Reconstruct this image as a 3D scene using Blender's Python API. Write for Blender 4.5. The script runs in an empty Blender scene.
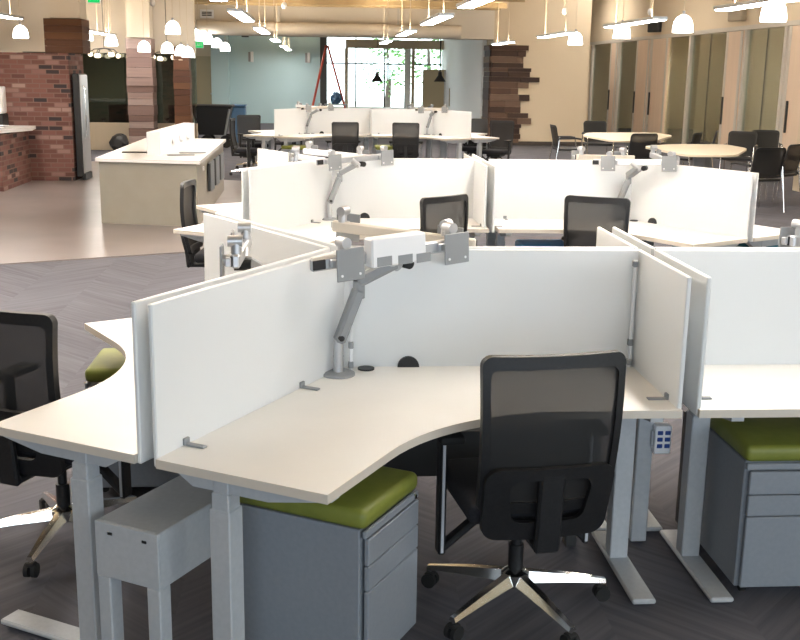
import bpy, bmesh, math, random
from mathutils import Vector, Matrix
random.seed(7)
R = math.radians
SC = bpy.context.scene
COL = SC.collection

# ------------------------------------------------------------------ materials
def principled(name, col, rough=0.5, metal=0.0, **kw):
    m = bpy.data.materials.new(name); m.use_nodes = True
    b = m.node_tree.nodes['Principled BSDF']
    b.inputs['Base Color'].default_value = (*col, 1)
    b.inputs['Roughness'].default_value = rough
    b.inputs['Metallic'].default_value = metal
    for k, v in kw.items(): b.inputs[k].default_value = v
    return m

def nodes_of(m):
    nt = m.node_tree
    return nt, nt.nodes, nt.links, nt.nodes['Principled BSDF']

def noisy(m, c1, c2, scale=(4, 4, 4), detail=4, bump=0.0, lo=.35, hi=.65):
    nt, N, L, b = nodes_of(m)
    tc = N.new('ShaderNodeTexCoord'); mp = N.new('ShaderNodeMapping'); mp.inputs['Scale'].default_value = scale
    no = N.new('ShaderNodeTexNoise'); no.inputs['Detail'].default_value = detail; no.inputs['Scale'].default_value = 1
    cr = N.new('ShaderNodeValToRGB')
    cr.color_ramp.elements[0].color = (*c1, 1); cr.color_ramp.elements[1].color = (*c2, 1)
    cr.color_ramp.elements[0].position = lo; cr.color_ramp.elements[1].position = hi
    L.new(tc.outputs['Object'], mp.inputs[0]); L.new(mp.outputs[0], no.inputs[0]); L.new(no.outputs[0], cr.inputs[0])
    L.new(cr.outputs[0], b.inputs['Base Color'])
    if bump:
        bp = N.new('ShaderNodeBump'); bp.inputs['Strength'].default_value = bump
        L.new(no.outputs[0], bp.inputs['Height']); L.new(bp.outputs[0], b.inputs['Normal'])
    return m

def emitter(name, col, s):
    m = bpy.data.materials.new(name); m.use_nodes = True
    nt = m.node_tree; nt.nodes.clear()
    e = nt.nodes.new('ShaderNodeEmission'); o = nt.nodes.new('ShaderNodeOutputMaterial')
    e.inputs[0].default_value = (*col, 1); e.inputs[1].default_value = s
    nt.links.new(e.outputs[0], o.inputs[0]); return m

M = {}
M['laminate'] = noisy(principled('white_laminate', (.80, .78, .74), .42), (.80, .78, .745), (.83, .81, .775), (3, 3, 3))
M['edge'] = principled('edge_band', (.62, .56, .48), .5)  # beige tone of the lighting painted into the edge colour
M['gray'] = noisy(principled('grey_powder_coat', (.42, .44, .46), .45, 0.0), (.41, .43, .45), (.44, .46, .48), (60, 60, 60))
M['pedgray'] = noisy(principled('grey_cabinet_paint', (.22, .24, .27), .42), (.215, .237, .267), (.23, .252, .282), (60, 60, 60))
M['silver'] = principled('brushed_silver', (.52, .53, .55), .38, .75)
M['silverflat'] = principled('silver_paint', (.27, .28, .29), .45, .2)
M['white'] = principled('white_plastic', (.82, .82, .83), .4)
M['strip'] = principled('silver_strip_paint', (.5, .52, .56), .4)
M['beigebar'] = principled('beige_paint', (.62, .56, .48), .5)
M['chrome'] = principled('polished_aluminium', (.75, .74, .72), .16, 1.0)
M['black'] = noisy(principled('black_plastic', (.007, .007, .008), .5), (.006, .006, .007), (.010, .010, .011), (80, 80, 80))
M['fabric'] = noisy(principled('black_fabric', (.012, .012, .015), .9), (.009, .009, .012), (.02, .02, .026), (220, 220, 220), bump=.15)
M['darkgray'] = principled('dark_grey_steel', (.035, .034, .033), .55)  # trough grey darkened to carry the shade under the desks
M['rubber'] = principled('rubber', (.01, .01, .01), .8)
M['green'] = noisy(principled('green_vinyl', (.17, .19, .03), .5), (.16, .18, .027), (.19, .21, .034), (14, 14, 14))
M['blue'] = principled('bright_blue_vinyl', (.02, .36, .80), .5)
M['teal'] = principled('dark_teal_vinyl', (.008, .10, .15), .55)
M['bluebin'] = principled('blue_bin_plastic', (.05, .12, .22), .5)
M['outletblue'] = principled('blue_sockets', (.02, .06, .25), .4)
M['maple'] = noisy(principled('pale_maple', (.76, .66, .50), .4), (.74, .64, .48), (.79, .69, .53), (2, 12, 12))
M['wallcream'] = noisy(principled('cream_paint', (.67, .55, .39), .85), (.66, .54, .385), (.68, .56, .40), (.6, .6, .6))
M['beamcream'] = noisy(principled('pale_beam_paint', (.74, .66, .55), .85), (.73, .65, .54), (.75, .67, .56), (.6, .6, .6))
M['wallteal'] = noisy(principled('pale_teal_paint', (.47, .64, .68), .85), (.46, .63, .67), (.48, .65, .69), (.6, .6, .6))
M['wallwhite'] = principled('white_paint', (.84, .87, .88), .85)
M['tan'] = principled('tan_paint', (.40, .33, .24), .8)
M['doortan'] = principled('tan_door', (.46, .38, .24), .6)
M['doorpanel'] = noisy(principled('pinkish_wood_door', (.70, .53, .39), .5), (.68, .515, .38), (.72, .55, .405), (8, 8, .6))
M['taupe'] = noisy(principled('taupe_laminate', (.27, .25, .21), .5), (.265, .245, .205), (.28, .26, .22), (5, 5, 5))
M['counter'] = principled('white_quartz', (.80, .78, .76), .25)
M['alum'] = principled('frame_aluminium', (.58, .53, .46), .5, .2)
M['darkframe'] = principled('dark_frame', (.03, .03, .03), .5)
M['base'] = principled('dark_baseboard', (.05, .04, .035), .6)
M['red'] = principled('red_fibreglass', (.38, .04, .015), .5)
M['green_sign'] = emitter('exit_green', (.02, .75, .18), 1.0)
M['led'] = emitter('led_diffuser', (1, .95, .89), 55)
M['ledup'] = emitter('led_uplight', (1, .88, .70), 60)
M['bell'] = emitter('glowing_glass', (1, .95, .88), 11.0)
M['bulb'] = emitter('small_bulb', (1, .85, .6), 4.0)
M['paper'] = principled('paper', (.85, .86, .88), .7)
M['cloth'] = principled('crumpled_cloth', (.20, .21, .22), .9)
M['leaf'] = noisy(principled('foliage', (.06, .16, .04), .7), (.05, .18, .04), (.18, .34, .1), (3, 3, 3))
M['bark'] = principled('bark', (.08, .06, .05), .9)
M['outground'] = principled('outside_ground', (.45, .5, .42), .9)
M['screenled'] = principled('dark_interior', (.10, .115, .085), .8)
M['cord'] = principled('pale_cord', (.62, .52, .38), .5)

# frosted white screen: light passes through a little
m = principled('frosted_screen', (.88, .89, .89), .32); M['screen'] = m
nt, N, L, b = nodes_of(m)
tr = N.new('ShaderNodeBsdfTranslucent'); tr.inputs[0].default_value = (.85, .87, .87, 1)
mx = N.new('ShaderNodeMixShader'); mx.inputs[0].default_value = .18
L.new(b.outputs[0], mx.inputs[1]); L.new(tr.outputs[0], mx.inputs[2]); L.new(mx.outputs[0], N['Material Output'].inputs[0])

# black mesh fabric: fine weave you can see through
def mesh_mat(name, col, open_):
    m = principled(name, col, .7)
    nt, N, L, b = nodes_of(m)
    t = N.new('ShaderNodeBsdfTransparent'); mx = N.new('ShaderNodeMixShader')
    mx.inputs[0].default_value = open_
    L.new(b.outputs[0], mx.inputs[1]); L.new(t.outputs[0], mx.inputs[2]); L.new(mx.outputs[0], N['Material Output'].inputs[0])
    return m
M['mesh'] = mesh_mat('black_mesh', (.010, .0095, .0095), .085)
M['mesh_dense'] = mesh_mat('black_mesh_dense', (.006, .006, .006), .06)

# glass: thin pane
def glass_mat(name, tint, refl=.12):
    m = bpy.data.materials.new(name); m.use_nodes = True
    nt = m.node_tree; N = nt.nodes; L = nt.links; N.clear()
    o = N.new('ShaderNodeOutputMaterial'); t = N.new('ShaderNodeBsdfTransparent'); g = N.new('ShaderNodeBsdfGlossy')
    t.inputs[0].default_value = (*tint, 1); g.inputs['Roughness'].default_value = .02
    lw = N.new('ShaderNodeLayerWeight'); lw.inputs[0].default_value = .3
    mr = N.new('ShaderNodeMapRange'); mr.inputs[3].default_value = refl; mr.inputs[4].default_value = .8
    mx = N.new('ShaderNodeMixShader')
    L.new(lw.outputs['Fresnel'], mr.inputs[0]); L.new(mr.outputs[0], mx.inputs[0])
    L.new(t.outputs[0], mx.inputs[1]); L.new(g.outputs[0], mx.inputs[2]); L.new(mx.outputs[0], o.inputs[0])
    return m
M['glass'] = glass_mat('clear_glass', (.93, .96, .95), .06)
M['glassgreen'] = glass_mat('office_glass', (.86, .91, .85), .13)
M['glassdark'] = glass_mat('dim_glass', (.75, .8, .75), .08)

# brick
m = principled('red_brick', (.3, .1, .07), .85); M['brick'] = m
nt, N, L, b = nodes_of(m)
tc = N.new('ShaderNodeTexCoord'); sx = N.new('ShaderNodeSeparateXYZ'); ad = N.new('ShaderNodeMath'); ad.operation = 'ADD'
cx_ = N.new('ShaderNodeCombineXYZ'); br = N.new('ShaderNodeTexBrick')
L.new(tc.outputs['Object'], sx.inputs[0]); L.new(sx.outputs[0], ad.inputs[0]); L.new(sx.outputs[1], ad.inputs[1])
L.new(ad.outputs[0], cx_.inputs[0]); L.new(sx.outputs[2], cx_.inputs[1]); L.new(cx_.outputs[0], br.inputs['Vector'])
br.inputs['Scale'].default_value = 1; br.inputs['Brick Width'].default_value = .22; br.inputs['Row Height'].default_value = .075
br.inputs['Mortar Size'].default_value = .009; br.inputs['Color1'].default_value = (1, 1, 1, 1); br.inputs['Color2'].default_value = (0, 0, 0, 1)
br.inputs['Mortar'].default_value = (.5, .5, .5, 1); br.inputs['Bias'].default_value = 0
cr = N.new('ShaderNodeValToRGB'); el = cr.color_ramp
el.elements[0].position = 0; el.elements[0].color = (.03, .022, .025, 1)
el.elements[1].position = 1; el.elements[1].color = (.30, .20, .17, 1)
for p, c in ((.10, (.03, .022, .025, 1)), (.16, (.105, .042, .034, 1)), (.5, (.15, .062, .05, 1)), (.86, (.18, .078, .062, 1)), (.93, (.24, .14, .12, 1))):
    e = el.elements.new(p); e.color = c
mxc = N.new('ShaderNodeMixRGB'); mxc.inputs[2].default_value = (.17, .10, .08, 1)
L.new(br.outputs['Color'], cr.inputs[0]); L.new(cr.outputs[0], mxc.inputs[1]); L.new(br.outputs['Fac'], mxc.inputs[0])
L.new(mxc.outputs[0], b.inputs['Base Color'])
bp = N.new('ShaderNodeBump'); bp.inputs['Strength'].default_value = .5; bp.invert = True
L.new(br.outputs['Fac'], bp.inputs['Height']); L.new(bp.outputs[0], b.inputs['Normal'])

# reclaimed wood: every board its own tone
def wood_boards(name, cols, scale=(1.2, 1.2, 30)):
    m = principled(name, (.1, .05, .03), .75)
    nt, N, L, b = nodes_of(m)
    g = N.new('ShaderNodeNewGeometry'); cr = N.new('ShaderNodeValToRGB')
    el = cr.color_ramp; el.interpolation = 'CONSTANT'
    el.elements[0].color = (*cols[0], 1); el.elements[1].position = 1 / len(cols); el.elements[1].color = (*cols[1], 1)
    for i in range(2, len(cols)):
        e = el.elements.new(i / len(cols)); e.color = (*cols[i], 1)
    tc = N.new('ShaderNodeTexCoord'); mp = N.new('ShaderNodeMapping'); mp.inputs['Scale'].default_value = scale
    no = N.new('ShaderNodeTexNoise'); no.inputs['Scale'].default_value = 1; no.inputs['Detail'].default_value = 5
    mr = N.new('ShaderNodeMapRange'); mr.inputs[3].default_value = .7; mr.inputs[4].default_value = 1.35
    mu = N.new('ShaderNodeMixRGB'); mu.blend_type = 'MULTIPLY'; mu.inputs[0].default_value = 1
    L.new(g.outputs['Random Per Island'], cr.inputs[0]); L.new(tc.outputs['Object'], mp.inputs[0]); L.new(mp.outputs[0], no.inputs[0])
    L.new(no.outputs[0], mr.inputs[0]); L.new(cr.outputs[0], mu.inputs[1]); L.new(mr.outputs[0], mu.inputs[2])
    L.new(mu.outputs[0], b.inputs['Base Color']); return m
M['boards'] = wood_boards('reclaimed_boards', [(.07, .034, .02), (.035, .016, .01), (.11, .06, .036), (.05, .025, .015), (.14, .085, .055)])
M['boardsgrey'] = wood_boards('weathered_boards', [(.16, .10, .085), (.21, .14, .12), (.13, .075, .06), (.26, .19, .17)])
M['boardsred'] = wood_boards('stained_boards', [(.09, .033, .013), (.065, .022, .009), (.12, .05, .02), (.08, .03, .012)])

# carpet planks in a chevron lay, streaky grey
def carpet_mat(name, c1, c2):
    m = principled(name, c1, .95)
    nt, N, L, b = nodes_of(m)
    tc = N.new('ShaderNodeTexCoord'); sx = N.new('ShaderNodeSeparateXYZ'); L.new(tc.outputs['Object'], sx.inputs[0])
    def ma(op, a, b_=None, c=None):
        n = N.new('ShaderNodeMath'); n.operation = op
        for i, v in enumerate((a, b_, c)):
            if v is None: continue
            if isinstance(v, (int, float)): n.inputs[i].default_value = v
            else: L.new(v, n.inputs[i])
        return n.outputs[0]
    X, Y = sx.outputs[0], sx.outputs[1]
    W = .5
    pp = ma('PINGPONG', X, W)
    across = ma('ADD', Y, pp)                       # constant along a plank
    row = ma('FLOOR', ma('DIVIDE', across, .25))
    colm = ma('FLOOR', ma('DIVIDE', X, W))
    wn = N.new('ShaderNodeTexWhiteNoise'); wn.noise_dimensions = '2D'
    cv = N.new('ShaderNodeCombineXYZ'); L.new(row, cv.inputs[0]); L.new(colm, cv.inputs[1]); L.new(cv.outputs[0], wn.inputs['Vector'])
    sv = N.new('ShaderNodeCombineXYZ'); L.new(ma('MULTIPLY', across, 26), sv.inputs[0]); L.new(ma('MULTIPLY', X, 2.2), sv.inputs[1]); L.new(ma('MULTIPLY', wn.outputs[0], 40), sv.inputs[2])
    no = N.new('ShaderNodeTexNoise'); no.inputs['Scale'].default_value = 1; no.inputs['Detail'].default_value = 3; L.new(sv.outputs[0], no.inputs[0])
    fac = ma('ADD', ma('MULTIPLY', no.outputs[0], .9), ma('MULTIPLY', ma('SUBTRACT', wn.outputs[0], .5), .14))
    cr = N.new('ShaderNodeValToRGB'); cr.color_ramp.elements[0].position = .15; cr.color_ramp.elements[1].position = .75
    cr.color_ramp.elements[0].color = (*c1, 1); cr.color_ramp.elements[1].color = (*c2, 1)
    L.new(fac, cr.inputs[0]); L.new(cr.outputs[0], b.inputs['Base Color']); return m
M['carpet'] = carpet_mat('grey_carpet', (.054, .054, .066), (.114, .112, .132))
m = principled('polished_concrete', (.3, .25, .22), .30); M['concrete'] = noisy(m, (.165, .145, .14), (.245, .215, .208), (.9, .9, .9), 6, 0, .3, .7)
m = principled('timber_deck', (.5, .36, .18), .7); M['deck'] = noisy(m, (.40, .29, .15), (.60, .45, .25), (1, 7, 1), 4)

# ------------------------------------------------------------------ mesh building
class MB:
    def __init__(s): s.bm = bmesh.new()
    def box(s, c, d, bev=0.0, rot=None, seg=1):
        r = bmesh.ops.create_cube(s.bm, size=1.0); v = r['verts']
        bmesh.ops.scale(s.bm, vec=d, verts=v)
        if bev:
            ed = list({e for q in v for e in q.link_edges})
            o = bmesh.ops.bevel(s.bm, geom=ed, offset=bev, segments=seg, profile=.5, affect='EDGES')
            v = list({q for f in o['faces'] for q in f.verts} | {q for q in v if q.is_valid})
        mat = Matrix.Translation(c)
        if rot is not None: mat = mat @ rot
        bmesh.ops.transform(s.bm, matrix=mat, verts=v); return s
    def bar(s, p0, p1, w, t, bev=0.0, up=(0, 0, 1)):
        p0, p1 = Vector(p0), Vector(p1); d = p1 - p0; z = d.normalized()
        up = Vector(up)
        if abs(z.dot(up)) > .99: up = Vector((0, 1, 0))
        x = up.cross(z).normalized(); y = z.cross(x)
        rot = Matrix((x, y, z)).transposed().to_4x4()
        return s.box((p0 + p1) / 2, (w, t, d.length), bev, rot)
    def cyl(s, p0, p1, r0, r1=None, n=16, caps=True):
        p0, p1 = Vector(p0), Vector(p1); r1 = r0 if r1 is None else r1; d = p1 - p0
        q = d.to_track_quat('Z', 'Y').to_matrix().to_4x4()
        bmesh.ops.create_cone(s.bm, cap_ends=caps, segments=n, radius1=r0, radius2=r1, depth=d.length, matrix=Matrix.Translation((p0 + p1) / 2) @ q); return s
    def sph(s, c, r, sc=(1, 1, 1), n=12):
        bmesh.ops.create_uvsphere(s.bm, u_segments=n * 2, v_segments=n, radius=r, matrix=Matrix.Translation(c) @ Matrix.Diagonal((*sc, 1))); return s
    def tube(s, pts, r, n=10):
        pts = [Vector(p) for p in pts]; rings = []
        prev = None
        for i, p in enumerate(pts):
            t = (pts[min(i + 1, len(pts) - 1)] - pts[max(i - 1, 0)]).normalized()
            if prev is None: a = t.orthogonal().normalized()
            else: a = (prev - t * prev.dot(t)).normalized()
            prev = a; b2 = t.cross(a)
            rr = r[i] if isinstance(r, (list, tuple)) else r
            rings.append([s.bm.verts.new(p + (a * math.cos(2 * math.pi * k / n) + b2 * math.sin(2 * math.pi * k / n)) * rr) for k in range(n)])
        for i in range(len(rings) - 1):
            for k in range(n): s.bm.faces.new((rings[i][k], rings[i][(k + 1) % n], rings[i + 1][(k + 1) % n], rings[i + 1][k]))
        s.bm.faces.new(rings[0][::-1]); s.bm.faces.new(rings[-1]); return s
    def lathe(s, prof, c=(0, 0, 0), n=20):
        rings = [[s.bm.verts.new((c[0] + r * math.cos(2 * math.pi * k / n), c[1] + r * math.sin(2 * math.pi * k / n), c[2] + z)) for k in range(n)] for r, z in prof]
        for i in range(len(rings) - 1):
            for k in range(n): s.bm.faces.new((rings[i][k], rings[i][(k + 1) % n], rings[i + 1][(k + 1) % n], rings[i + 1][k]))
        s.bm.faces.new(rings[0][::-1]); s.bm.faces.new(rings[-1]); return s
    def prism(s, poly, z0, z1):
        lo = [s.bm.verts.new((x, y, z0)) for x, y in poly]; hi = [s.bm.verts.new((x, y, z1)) for x, y in poly]
        n = len(poly)
        for k in range(n): s.bm.faces.new((lo[k], lo[(k + 1) % n], hi[(k + 1) % n], hi[k]))
        s.bm.faces.new(lo[::-1]); s.bm.faces.new(hi); return s
    def ring(s, outer, inner, push):
        """closed band between two matching loops of points, thickened along vector push"""
        push = Vector(push); n = len(outer)
        a = [s.bm.verts.new(Vector(p)) for p in outer]; b = [s.bm.verts.new(Vector(p)) for p in inner]
        c = [s.bm.verts.new(Vector(p) + push) for p in outer]; d = [s.bm.verts.new(Vector(p) + push) for p in inner]
        for k in range(n):
            j = (k + 1) % n
            s.bm.faces.new((a[k], a[j], b[j], b[k])); s.bm.faces.new((d[k], d[j], c[j], c[k]))
            s.bm.faces.new((c[k], c[j], a[j], a[k])); s.bm.faces.new((b[k], b[j], d[j], d[k]))
        return s
    def build(s, name, mat, parent=None, smooth=35):
        bmesh.ops.recalc_face_normals(s.bm, faces=s.bm.faces[:])
        me = bpy.data.meshes.new(name); s.bm.to_mesh(me); s.bm.free()
        mats = mat if isinstance(mat, (list, tuple)) else [mat]
        for q in mats: me.materials.append(M[q] if isinstance(q, str) else q)
        if smooth:
            for p in me.polygons: p.use_smooth = True
            me.set_sharp_from_angle(angle=R(smooth))
        o = bpy.data.objects.new(name, me); COL.objects.link(o)
        if parent: o.parent = parent
        return o

def tag(o, label=None, cat=None, group=None, kind=None):
    for k, v in (('label', label), ('category', cat), ('group', group), ('kind', kind)):
        if v: o[k] = v
    return o
def thing(name, label, cat, loc=(0, 0, 0), rz=0.0, group=None):
    o = bpy.data.objects.new(name, None); COL.objects.link(o); o.empty_display_size = .1
    o.location = loc; o.rotation_euler = (0, 0, rz); return tag(o, label, cat, group)
def copy_tree(o, parent=None):
    c = o.copy(); COL.objects.link(c); c.parent = parent
    for ch in list(o.children): copy_tree(ch, c)
    return c
USED = set()
def place(proto, loc, rz, label, group=None, swap=None):
    """first call moves the prototype itself, later calls copy it with its parts"""
    if proto.name not in USED: USED.add(proto.name); o = proto
    else: o = copy_tree(proto)
    o.location = loc; o.rotation_euler = (0, 0, rz); o['label'] = label
    if group: o['group'] = group
    elif 'group' in o: del o['group']
    return o
def recolour(o, stem, mat):
    for c in o.children:
        if c.name.split('.')[0] == stem:
            c.material_slots[0].link = 'OBJECT'; c.material_slots[0].material = M[mat]
        recolour(c, stem, mat)
def struct(o): o['kind'] = 'structure'; return o

# ------------------------------------------------------------------ workstation geometry
A, W, G, ZD, SH = 1.161, .573, .078, .73, .458
S60, C60 = math.sin(R(60)), .5
LEGN = .08   # how far the end legs stand in from the desk end

def desk_poly(inset=0.0):
    e1 = Vector((C60, S60)); n1 = Vector((S60, -C60)); e2 = Vector((C60, -S60)); n2 = Vector((S60, C60))
    ap = Vector(((G / 2) / S60, 0))
    P1 = e1 * A + n1 * (G / 2); P2 = P1 + n1 * W; Q1 = e2 * A + n2 * (G / 2); Q2 = Q1 + n2 * W
    X = Vector(((G / 2 + W) / S60, 0)); T = .42
    a = X + (P2 - X).normalized() * T; b = X + (Q2 - X).normalized() * T
    curve = []
    rad = T / math.tan(R(30)); cen = Vector((X.x + math.hypot(T, rad), 0))
    for i in range(15):
        ang = R(180 - 30 + 60 * i / 14)
        curve.append(cen + Vector((math.cos(ang), math.sin(ang))) * rad)
    if (curve[0] - a).length > (curve[-1] - a).length: curve.reverse()
    return [ap, P1, P2] + curve + [Q2, Q1]

def make_desk():
    root = thing('workstation_desk', 'desk', 'desk')
    poly = [tuple(p) for p in desk_poly()]
    top = MB().prism(poly, ZD - .028, ZD).build('desktop', ['laminate', 'edge'], root, 20)
    me = top.data
    for p in me.polygons:
        if abs(p.normal.z) < .5: p.material_index = 1
    for s in (1, -1):
        e = Vector((C60, s * S60, 0)); n = Vector((S60, -s * C60, 0))
        c = e * (A - LEGN) + n * (G / 2 + W / 2)
        leg = MB().box((0, 0, 0), (.001, .001, .001))
        leg = MB()
        ang = Matrix.Rotation(math.atan2(n.y, n.x), 4, 'Z')
        k = c - n * .10
        leg.box((k.x, k.y, .30), (.072, .070, .58), .004, ang)
        leg.box((k.x, k.y, .60), (.062, .060, .08), .004, ang)
        leg.box((k.x, k.y, .665), (.052, .050, .07), .003, ang)
        lo = leg.build('leg', 'gray', root)
        MB().box((c.x - n.x * .02, c.y - n.y * .02, .011), (W + .02, .086, .020), .006, ang).build('foot', 'gray', lo)
        br = MB()
        hw = W / 2 - .02
        # trapezoid bracket under the top, running across the wing
        for t in (-.022, .022):
            v = []
            for (a_, z) in ((-hw, .702), (hw, .702), (hw, .682), (.06, .655 - .012), (-.2, .655 - .012), (-hw, .682)):
                v.append(br.bm.verts.new((c.x + n.x * a_ + e.x * t, c.y + n.y * a_ + e.y * t, z)))
            br.bm.faces.new(v)
            if t < 0: first = v
        for k in range(6): br.bm.faces.new((first[k], first[(k + 1) % 6], v[(k + 1) % 6], v[k]))
        br.build('bracket', 'gray', lo)
    bl = MB(); bl.box((.16, 0, .30), (.075, .055, .60), .004); bl.box((.16, 0, .65), (.06, .045, .104), .003)
    b = bl.build('leg', 'gray', root)
    MB().box((.26, 0, .011), (.4, .086, .02), .006).build('foot', 'gray', b)
    # black half-round cable port and a flat grommet disk
    g = MB(); g.cyl((0, -.012, 0), (0, .012, 0), .042, n=24)
    bmesh.ops.bisect_plane(g.bm, geom=g.bm.verts[:] + g.bm.edges[:] + g.bm.faces[:], plane_co=(0, 0, 0), plane_no=(0, 0, -1), clear_outer=True)
    bmesh.ops.transform(g.bm, matrix=Matrix.Translation((.169, .215, ZD)) @ Matrix.Rotation(R(60), 4, 'Z'), verts=g.bm.verts[:])
    return root, g
desk_proto, gport = make_desk()
gport.build('cable_port', 'black', desk_proto)
MB().cyl((.117, .055, ZD), (.117, .055, ZD + .006), .032, n=20).build('grommet', 'black', desk_proto)

def make_screen(length=A - .03, z0=ZD - .03, name='desk_screen'):
    root = thing(name, 'screen', 'desk screen')
    p = MB().box((.02 + length / 2, 0, (z0 + ZD + SH) / 2), (length, .016, ZD + SH - z0), .004)
    p.build('panel', 'screen', root)
    for f in ((.3, .9) if length > .7 else (.85,)):
        MB().box((length * f, -.044, ZD + .004), (.022, .075, .006), .002).box((length * f, -.012, ZD + .012), (.026, .010, .022), .002).build('clip', 'silverflat', root)
    return root
screen_proto = make_screen()
divider_proto = make_screen(W + G / 2 - .04, ZD - .03)

def make_beam():
    root = thing('cable_trough', 'beam', 'cable trough')
    b = MB().box((A / 2 + .04, 0, .478), (A - .10, .24, .024), .004)
    for s in (-1, 1): b.box((A / 2 + .04, s * .116, .39), (A - .10, .008, .16))
    b.build('tray', 'gray', root)
    e = MB().box((A - .006, 0, .40), (.008, .24, .18), .002); ep = e.build('end_plate', 'gray', root)
    for s in (-.06, .07):
        MB().box((A - .001, s, .458), (.004, .016, .008)).build('screw_slot', 'black', ep)
    for s in (-1, 1):
        MB().box((A - .03, s * .095, .155), (.055, .05, .31), .004).build('leg', 'gray', root)
    return root
beam_proto = make_beam()

def make_arm():
    root = thing('monitor_arm', 'arm', 'monitor arm')
    bx, by = .129, -.075
    MB().lathe([(.062, 0), (.062, .008), (.05, .014)], (bx, by, ZD)).build('base', 'silverflat', root)
    MB().cyl((bx, by, ZD + .012), (bx, by, .865), .019).cyl((bx, by, .80), (bx, by, .806), .0205).build('post', 'silver', root)
    p1 = Vector((bx, by, .855)); p2 = Vector((.15, .0, 1.055)); p3 = Vector((.245, .11, 1.165))
    lo = MB().bar(p1, p2, .056, .040, .010); lo.cyl(p2 + Vector((0, 0, -.035)), p2 + Vector((0, 0, .03)), .022)
    l = lo.build('lower_link', 'silverflat', root)
    MB().sph(p1 + Vector((.02, 0, .02)), .014).build('pivot_cap', 'black', l)
    up = MB().bar(p2 + Vector((0, 0, .03)), p3, .066, .046, .010)
    u_ = up.build('upper_link', 'silverflat', root)
    MB().cyl(p3 + Vector((-.03, .03, -.01)), p3 + Vector((.03, .03, -.01)), .02).build('pivot_cap', 'rubber', u_)
    # crossbar along local y with two mounting plates facing the sitter
    zc, xc, yc = 1.195, .25, .06
    tilt = R(2.5)
    rot = Matrix.Translation((xc, yc, zc)) @ Matrix.Rotation(tilt, 4, 'X')
    def tp(x, y, z): return rot @ Vector((x, y, z))
    cb = MB().box(tp(0, 0, 0), (.028, .64, .046), .006, Matrix.Rotation(tilt, 4, 'X'))
    cb.build('crossbar', 'silver', root)
    for y in (-.305, .305):
        MB().box(tp(.016, y * .97, 0), (.008, .05, .034), .002, Matrix.Rotation(tilt, 4, 'X')).build('end_cap', 'black', root)
    for y in (-.19, .275):
        pl = MB().box(tp(.05, y, -.006), (.006, .112, .115), .002, Matrix.Rotation(tilt, 4, 'X'))
        bm_ = pl
        o = bm_.build('mounting_plate', 'silverflat', root)
        for yy in (-.037, .037):
            MB().cyl(tp(.052, y + yy, -.043), tp(.055, y + yy, -.043), .005, n=10).build('screw', 'white', o)
        k = MB().cyl(tp(.01, y, 0), tp(.05, y, 0), .02).box(tp(.025, y - .055, 0), (.02, .02, .03), .003).box(tp(.025, y + .055, 0), (.02, .02, .03), .003)
        k.cyl(tp(0, y, .02), tp(0, y, .075), .018).cyl(tp(-.02, y, .065), tp(.03, y, .065), .02)
        k.build('swivel_joint', 'silver', root)
    MB().cyl(p3 + Vector((0, 0, -.02)), tp(-.0, -.02, 0), .022).build('hub', 'silver', root)
    return root
arm_proto = make_arm()

def make_ped():
    """origin on the floor under the middle, drawers face local -y"""
    root = thing('mobile_pedestal', 'pedestal', 'drawer cabinet')
    w, d, zb, zt = .37, .48, .035, .515
    b = MB().box((0, .008, (zb + zt) / 2), (w, d - .016, zt - zb), .003)
    body = b.build('body', 'pedgray', root)
    for z0, z1 in ((.398, .484), (.316, .394), (.04, .312)):
        dr = MB().box((.006, -d / 2 - .001, (z0 + z1) / 2), (w - .016, .016, z1 - z0), .003)
        dr.build('drawer', 'pedgray', root)
    MB().box((0, -d / 2, .502), (w, .014, .024), .003).build('top_rail', 'pedgray', root)
    MB().cyl((w / 2 - .03, -d / 2 - .012, .503), (w / 2 - .03, -d / 2 - .004, .503), .008, n=12).build('lock', 'chrome', root)
    for x in (-.14, .14):
        for y in (-.19, .19):
            MB().cyl((x - .01, y, .02), (x + .01, y, .02), .02, n=14).build('caster', 'rubber', root)
    c = MB().box((0, 0, zt + .032), (w + .012, d + .012, .062), .022, None, 3)
    c.build('cushion', 'green', root)
    return root
ped_proto = make_ped()

# ------------------------------------------------------------------ task chair (faces local +y)
def back_y(x, z):
    t = (z - .46) / .54
    return -.255 - .05 * t + .03 * math.sin(t * math.pi) * -1 + .55 * x * x
def rounded(w0, w1, z0, z1, r, n=6, cuts=8):
    pts = []
    cor = [(w1 / 2, z1, 0), (-w1 / 2, z1, 90), (-w0 / 2, z0, 180), (w0 / 2, z0, 270)]
    for i, (x, z, a0) in enumerate(cor):
        cx_ = x - math.copysign(r, x); cz = z - r if z == z1 else z + r
        for k in range(n + 1):
            a = R(a0 + 90 * k / n); pts.append((cx_ + r * math.cos(a), cz + r * math.sin(a)))
    out = []
    for i, p in enumerate(pts):
        q = pts[(i + 1) % len(pts)]; out.append(p)
        if i % (n + 1) == n:
            for k in range(1, cuts): out.append((p[0] + (q[0] - p[0]) * k / cuts, p[1] + (q[1] - p[1]) * k / cuts))
    return out
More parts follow.
